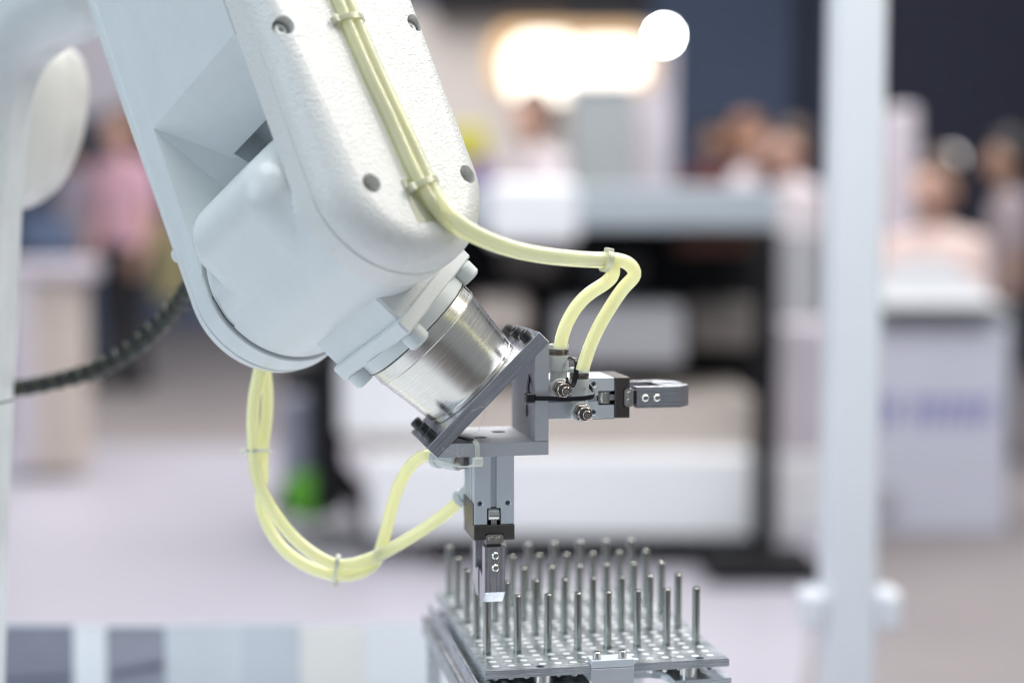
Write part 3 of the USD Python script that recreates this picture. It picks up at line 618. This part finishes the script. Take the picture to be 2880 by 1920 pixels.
N = np.cross(T, [0, 1., 0]); N /= np.linalg.norm(N, axis=1)[:, None]; Bq = np.cross(T, N); ph = uu / .0125 * 2 * np.pi
put(cab, 'spiral_wrap', tube_mesh(Q + .0067 * (np.cos(ph)[:, None] * N + np.sin(ph)[:, None] * Bq), .0009, 6, 1), 'wrap_green')

# ================================================================== BACKGROUND
post = thing('frame_post', 'tall pale aluminium guard post standing upright at the right, out of focus', 'post', at2(1950, 1568, 1.75) * [1, 1, 0])
PD = 1.95
pa_, pb_ = at2(1906, 900, PD), at2(2026, 900, PD); pw = (pb_[0] - pa_[0]) / MM; pc = (pa_ + pb_) / 2 / MM
put(post, 'profile', rbox(pc[0] - pw / 2, pc[0] + pw / 2, PD / MM, PD / MM + pw, 8, 2600, 9, 2), 'post_paint', None, 40)
jz = at2(1950, 1400, PD)[2] / MM
for s in (-1, 1):
    j0 = pc[0] + s * pw / 2
    put(post, 'corner_joint', rbox(min(j0, j0 + s * 30), max(j0, j0 + s * 30), PD / MM - 6, PD / MM + 50, jz - 26, jz + 22, 9, 2), 'post_paint')
put(post, 'foot', rbox(pc[0] - 80, pc[0] + 80, PD / MM - 40, PD / MM + 110, 8, 24, 6, 2), 'post_paint')

disp = thing('display_wall', 'pale exhibition wall with a bright lightbox across its top', 'display wall', at2(1250, 480, 9.3) * [1, 1, 0])
put(disp, 'wall_panel', bbox(900, 20, 1300, 960, 9.4, .2, 4), 'beige_wall')
put(disp, 'wall_panel', bbox(1300, 60, 1547, 960, 9.35, .25, 4), 'lavender_wall')
put(disp, 'header', bbox(990, -60, 1500, 22, 9.2, .3, 4), 'dark_machine')
put(disp, 'glow_fringe', brounded(1120, 50, 1516, 216, 9.27, .4, r=150), 'amber_glow')  # glowing box added to paint the orange fringe round the lightbox
put(disp, 'lightbox', brounded(1146, 66, 1350, 226, 9.2, .4, r=180), 'lightbox_glow')
put(disp, 'lightbox', brounded(1300, 82, 1492, 200, 9.22, .4, r=130), 'lightbox_glow')
lc = thing('grey_locker', 'tall grey cabinet standing in front of the pale exhibition wall', 'cabinet', at2(1380, 600, 8.8) * [1, 1, 0])
put(lc, 'body', bbox(1310, 196, 1452, 900, 8.8, .5, 6), 'grey_steel'); put(lc, 'top', bbox(1304, 188, 1458, 197, 8.78, .54, 4), 'lavender_wall')
def spot(label, x, y, d, r, glow):
    t = thing('spot_lamp', label, 'lamp', at2(x, y, d)); c = at2(x, y, d); dirn = (EYE - c) / np.linalg.norm(EYE - c); e = np.cross(dirn, [0, 0, 1.]); e /= np.linalg.norm(e)
    Fm = frame_of(c, e, np.cross(dirn, e), dirn)
    put(t, 'housing', lathe([(0, -160), (r * .6, -150), (r * 1.25, -40), (r * 1.25, 6), (r * 1.05, 6), (r * 1.05, -20), (0, -20)], 32), 'dark_machine', Fm)
    put(t, 'lens', cyl((0, 0, -19), (0, 0, -5), r), glow, Fm)
    put(t, 'bracket', bev(-8, 8, r * 1.2, r * 1.2 + 260, -70, -50, 2), 'dark_machine', Fm)
spot('round spot lamp glaring white at the corner of the pale wall', 1525, 82, 9.0, 46, 'spot_glow')
spot('dim round lamp in the dark area at the upper right', 2188, 362, 9.0, 46, 'dim_spot_glow')
single('hall_column', bbox(1842, -400, 1892, 800, 12, .5, 5), 'dark_curtain', 'dark column against the blue back wall beside the pale post', 'column')
single('dark_curtain', bbox(2030, -600, 2700, 900, 11, .3, 5), 'dark_curtain', 'dark hanging curtain filling the upper right behind the people', 'curtain')
single('display_column', brounded(2036, 245, 2112, 900, 7.2, .25, r=30), 'pink_grey', 'narrow pale column just right of the pale guard post', 'column')
single('storage_bin', brounded(1030, 288, 1118, 372, 7.6, .3, r=30), 'chartreuse', 'yellow-green bin beside the arm cover edge', 'bin')
single('pale_banner', bbox(90, -40, 300, 262, 12.5, .1, 4), 'lavender_wall', 'pale lavender banner between the cream motor cover and the forearm', 'banner')
single('olive_crate', brounded(352, 520, 430, 690, 8.6, .2, r=20), 'olive', 'olive brown crate behind the lower left edge of the forearm', 'crate')
single('purple_bag', brounded(1072, 366, 1130, 440, 7.4, .25, r=40), 'purple_cloth', 'dark purple bag under the yellow-green bin', 'bag')

mc = thing('machine_table', 'long dark machine frame with pale top beam and white lower panel in the middle distance', 'machine', at2(1250, 1285, 5.0) * [1, 1, 0])
put(mc, 'top_beam', bbox(700, 428, 1790, 524, 4.9, .7, 8), 'beam_paint')
put(mc, 'bright_cover', brounded(1120, 415, 1330, 560, 4.86, .2, r=30), 'white_panel')
put(mc, 'back_panel', bbox(820, 524, 1760, 960, 5.5, .05, 4), 'dark_machine')
put(mc, 'inner_box', bbox(1275, 700, 1570, 836, 5.1, .3, 8), 'cabinet_grey')
put(mc, 'inner_box', brounded(1085, 680, 1215, 775, 5.05, .3, r=30), 'tan_panel')
put(mc, 'inner_box', brounded(1580, 690, 1740, 800, 5.2, .2, r=30), 'taupe')
put(mc, 'inner_box', brounded(1150, 560, 1290, 640, 5.3, .15, r=30), 'taupe')
put(mc, 'cable_tray', brounded(1560, 534, 1735, 580, 5.2, .2, r=15), 'rust')
put(mc, 'inner_box', brounded(1330, 590, 1480, 660, 5.35, .1, r=20), 'cabinet_dim')
put(mc, 'shelf', bbox(845, 915, 1742, 1050, 4.9, .6, 6), 'tan_panel')
put(mc, 'white_box', brounded(780, 820, 1000, 1000, 4.85, .2, r=20), 'white_panel')
put(mc, 'lower_panel', bbox(845, 1046, 1735, 1234, 4.75, .5, 8), 'white_panel')
put(mc, 'post', bbox(1738, 524, 1792, 1262, 4.66, .12, 8), 'dark_machine')
put(mc, 'post', bbox(720, 524, 780, 1180, 4.9, .12, 8), 'dark_machine')
put(mc, 'plinth', bbox(985, 1238, 1770, 1286, 4.72, .5, 8), 'dark_machine')
put(mc, 'foot', brounded(1625, 1296, 1895, 1345, 4.45, .3, r=20), 'dark_machine')
sb = thing('swivel_stool', 'dark stool with splayed leg behind the hanging hose loop', 'stool', at2(760, 1250, 5.2) * [1, 1, 0])
put(sb, 'seat', brounded(640, 850, 800, 905, 5.1, .35, r=40), 'dark_machine')
put(sb, 'column', bbox(705, 900, 785, 1120, 5.2, .12, 8), 'dark_machine')
put(sb, 'leg', tube_mesh([at2(740, 1040, 5.2), at2(800, 1110, 5.15), at2(850, 1190, 5.1), at2(862, 1260, 5.1)], .04, 10), 'dark_machine')
put(sb, 'leg', tube_mesh([at2(735, 1060, 5.2), at2(690, 1100, 5.3), at2(640, 1170, 5.35)], .035, 10), 'dark_machine')
single('blue_grey_crate', brounded(640, 905, 712, 1120, 5.0, .3, r=30), 'bed_blue', 'blue-grey box standing beside the dark stool', 'crate')
single('green_tub', brounded(648, 1085, 775, 1200, 4.95, .3, r=60), 'green_plastic', 'bright green tub on the floor under the dark stool', 'tub')
ct = thing('counter', 'beige counter with a pale top at the far left behind the cable', 'counter', at2(140, 1090, 6.4) * [1, 1, 0])
put(ct, 'top', bbox(10, 600, 196, 640, 6.3, .25, 10), 'pink_grey'); put(ct, 'front', bbox(26, 641, 170, 1085, 6.35, .2, 8), 'counter_beige'); put(ct, 'edge_trim', bbox(26, 641, 70, 1085, 6.31, .04, 4), 'lavender_wall')
single('blue_case', brounded(40, 500, 130, 598, 6.5, .3, r=30), 'cloth_jeans', 'dark blue case on the beige counter', 'case')
cb = thing('control_cabinet', 'pale lavender machine cabinet with blurred blue lettering behind the post', 'cabinet', at2(2150, 1232, 5.3) * [1, 1, 0])
put(cb, 'front_panel', bbox(2006, 750, 2326, 1232, 5.3, .5, 14), 'cabinet_paint')
put(cb, 'side_panel', bbox(1786, 745, 2004, 1045, 5.35, .4, 10), 'pink_grey')
put(cb, 'base_panel', bbox(1783, 1046, 2004, 1230, 5.33, .42, 10), 'white_panel')
put(cb, 'gap_band', bbox(2006, 704, 2330, 749, 5.36, .4, 8), 'grey_steel')
put(cb, 'worktop', bbox(2004, 690, 2300, 704, 5.2, .6, 6), 'white_panel')
put(cb, 'sloped_cover', hull([at2(x, y, d) for d in (5.25, 5.6) for x, y in ((2010, 692), (2290, 692), (2180, 596), (2090, 590), (2030, 610))]), 'white_panel')
letters = []
for x in (2012, 2040, 2096, 2128, 2160, 2192, 2224, 2256): letters += [bbox(x, 915, x + 9, 985, 5.296, .006, .5), bbox(x + 9, 915, x + 24, 930, 5.296, .006, .5), bbox(x + 9, 944, x + 22, 957, 5.296, .006, .5)]
put(cb, 'lettering', join(*letters), 'lettering_blue')
put(cb, 'knob', cyl(at2(2034, 1140, 5.3) / MM, at2(2034, 1140, 5.26) / MM, 36), 'cabinet_grey')
single('grey_console', bbox(1776, 524, 1886, 744, 5.6, .4, 10), 'cabinet_grey', 'grey console between the dark machine frame and the pale post', 'console')

# ---- people, far out of focus
def person(name_label, feet, H, heading, skin, hair, top, legs, pose='stand', arms='down', long_hair=False):
    k = H / 1.7; T = thing('person', name_label, 'person', feet)
    ch, sh = math.cos(heading), math.sin(heading)
    def Wd(p): x, y, z = p; return np.array(feet) + k * np.array([x * ch - y * sh, x * sh + y * ch, z])   # local: +y faces forward
    sit = pose == 'sit'; hip = .46 if sit else .88
    J = dict(pel=(0, 0, hip + .02), waist=(0, .0, hip + .2), chest=(0, .01, hip + .38), neck0=(0, 0, hip + .54), neck=(0, .015, hip + .62), head=(0, .035, hip + .72), crown=(0, .0, hip + .76))
    def ball(c, r, n=1): s = trimesh.creation.icosphere(n, r * k).vertices; return s + Wd(c)
    def bone(a, ra, b, rb): return hull(np.vstack([ball(a, ra), ball(b, rb)]))
    def multi(*ps): return hull(np.vstack([ball(c, r) for c, r in ps]))
    bodyp = [multi((J['head'], .088), ((0, .02, hip + .77), .09), ((0, .075, hip + .655), .045), ((0, .085, hip + .72), .05)), bone(J['neck0'], .058, J['neck'], .054),
             bone((0, .122, hip + .705), .014, (0, .128, hip + .69), .017)]
    for s in (-1, 1): bodyp += [bone((s * .088, .02, hip + .72), .02, (s * .09, .015, hip + .69), .014)]
    shirt = [multi(((-.10, 0, hip + .04), .10), ((.10, 0, hip + .04), .10), ((-.09, 0, hip + .2), .095), ((.09, 0, hip + .2), .095)), multi(((-.09, 0, hip + .2), .095), ((.09, 0, hip + .2), .095), ((-.13, 0, hip + .42), .09), ((.13, 0, hip + .42), .09)), multi(((-.17, 0, hip + .48), .062), ((.17, 0, hip + .48), .062), ((0, 0, hip + .52), .075))]
    bodyp += [multi(((-.1, 0, hip + .05), .08), ((.1, 0, hip + .05), .08), ((-.14, 0, hip + .44), .07), ((.14, 0, hip + .44), .07))]
    trous, shoes = [multi(((-.09, 0, hip), .105), ((.09, 0, hip), .105))], []
    for s in (-1, 1):
        S = (s * .19, 0, hip + .48)
        if arms == 'down': E, Hn = (s * .235, -.02, hip + .2), (s * .22, .08, hip - .03)
        elif arms == 'front': E, Hn = (s * .24, .04, hip + .22), (s * .12, .27, hip + .2)
        else: E, Hn = ((s * .24, .02, hip + .22), (s * .2, .1, hip - .02)) if s < 0 else ((.25, .08, hip + .24), (.12, .24, hip + .46))
        bodyp += [bone(S, .05, E, .042), bone(E, .042, Hn, .028)]; shirt += [bone(S, .063, tuple(np.array(S) * .25 + np.array(E) * .75), .056)]
        d = np.array(Hn) - np.array(E); d /= np.linalg.norm(d); side = np.cross(d, (s, 0, 0)); side = side / (np.linalg.norm(side) + 1e-9)
        pm_ = np.array(Hn) + d * .075
        bodyp.append(multi((Hn, .024), (tuple(pm_ + side * .024), .014), (tuple(pm_ - side * .024), .014)))
        for q, ln in zip((-.027, -.009, .009, .027), (.058, .07, .075, .065)):
            b0 = pm_ + side * q; b1 = b0 + d * ln * .55; b2 = b1 + (d * .8 - np.array((s, 0, 0)) * .5) * ln * .5
            bodyp += [bone(tuple(b0), .0095, tuple(b1), .009), bone(tuple(b1), .009, tuple(b2), .008)]
        t0 = np.array(Hn) + d * .025 + side * .024; bodyp += [bone(tuple(t0), .011, tuple(t0 + d * .03 + side * .025), .01), bone(tuple(t0 + d * .03 + side * .025), .01, tuple(t0 + d * .055 + side * .028), .009)]
        hp = (s * .095, 0, hip)
        if sit: kn, an = (s * .12, .42, hip + .02), (s * .12, .40, .09)
        else: kn, an = (s * .1, .02, .48), (s * .105, -.01, .085)
        bodyp += [bone(hp, .085, kn, .055), bone(kn, .055, an, .038)]; trous += [bone(hp, .098, kn, .066), bone(kn, .066, an, .058)]
        shoes.append(multi(((an[0], an[1] - .03, .05), .045), ((an[0], an[1] + .1, .042), .04), ((an[0], an[1] + .17, .034), .03)))
    def uni(l): return mf.Manifold.batch_boolean(l, mf.OpType.Add)
    put(T, 'body', uni(bodyp), skin, None, 60); put(T, 'shirt', uni(shirt), top, None, 60); put(T, 'trousers', uni(trous), legs, None, 60); put(T, 'shoes', uni(shoes), 'cloth_black', None, 60)
    hr = [multi(((0, .0, hip + .80), .10), ((0, -.035, hip + .72), .10), ((0, .045, hip + .815), .062))]
    for s in (-1, 1): hr.append(bone((s * .07, -.01, hip + .78), .045, (s * .078, -.03, hip + .70), .034))
    if long_hair: hr.append(multi(((0, -.03, hip + .74), .09), ((-.05, -.06, hip + .56), .05), ((.05, -.06, hip + .56), .05)))
    put(T, 'hair', uni(hr), hair, None, 60)
    return T
def standing_at(x, d): p = at2(x, 510, d); return (p[0], d, .0 if d > 7.2 else .008)
person('person in a pink shirt and black trousers standing behind the cable at the left', standing_at(284, 9.9), 1.68, 2.6, 'skin', 'hair_brown', 'cloth_pink', 'cloth_black', arms='down', long_hair=True)
person('person in a mauve shirt half hidden behind the cream motor cover', standing_at(190, 11), 1.62, 1.2, 'skin', 'hair_black', 'cloth_mauve', 'cloth_jeans')
person('person in a white shirt looking down behind the machine, beside the grey cabinet', standing_at(1228, 8.3), 1.66, 2.2, 'skin', 'hair_brown', 'cloth_white', 'cloth_navy', arms='front')
person('auburn-haired person in a pale shirt behind the right end of the machine', standing_at(1712, 8.2), 1.52, 4.4, 'skin', 'hair_auburn', 'cloth_white', 'cloth_jeans', arms='one')
person('dark-haired person in a pale pink shirt close beside the pale post', standing_at(1822, 7.6), 1.45, 1.9, 'skin', 'hair_brown', 'cloth_white', 'cloth_black', arms='down')
person('person in a dark red jacket farthest back under the blue wall', standing_at(1640, 11), 1.66, 3.1, 'skin_tan', 'hair_black', 'cloth_red', 'cloth_black', arms='down')
person('person in dark clothes in the crowd between the red jacket and the pale post', standing_at(1770, 11.5), 1.64, 2.7, 'skin_tan', 'hair_black', 'cloth_red', 'cloth_black')
st = at2(2150, 510, 6.6)
person('seated person in a peach shirt behind the lavender cabinet', (st[0], 6.6, .008), 1.66, 2.3, 'skin', 'hair_brown', 'cloth_peach', 'cloth_navy', 'sit', 'front')
single('bench', bev(st[0] / MM - 220, st[0] / MM + 220, 6440, 6760, 8, 400, 10), 'dark_machine', 'dark bench under the seated person behind the cabinet', 'bench')
person('person in dark clothes with a grey-pink scarf at the right edge', standing_at(2318, 6.9), 1.36, 1.5, 'skin_tan', 'hair_black', 'cloth_greyrose', 'cloth_black', arms='down')
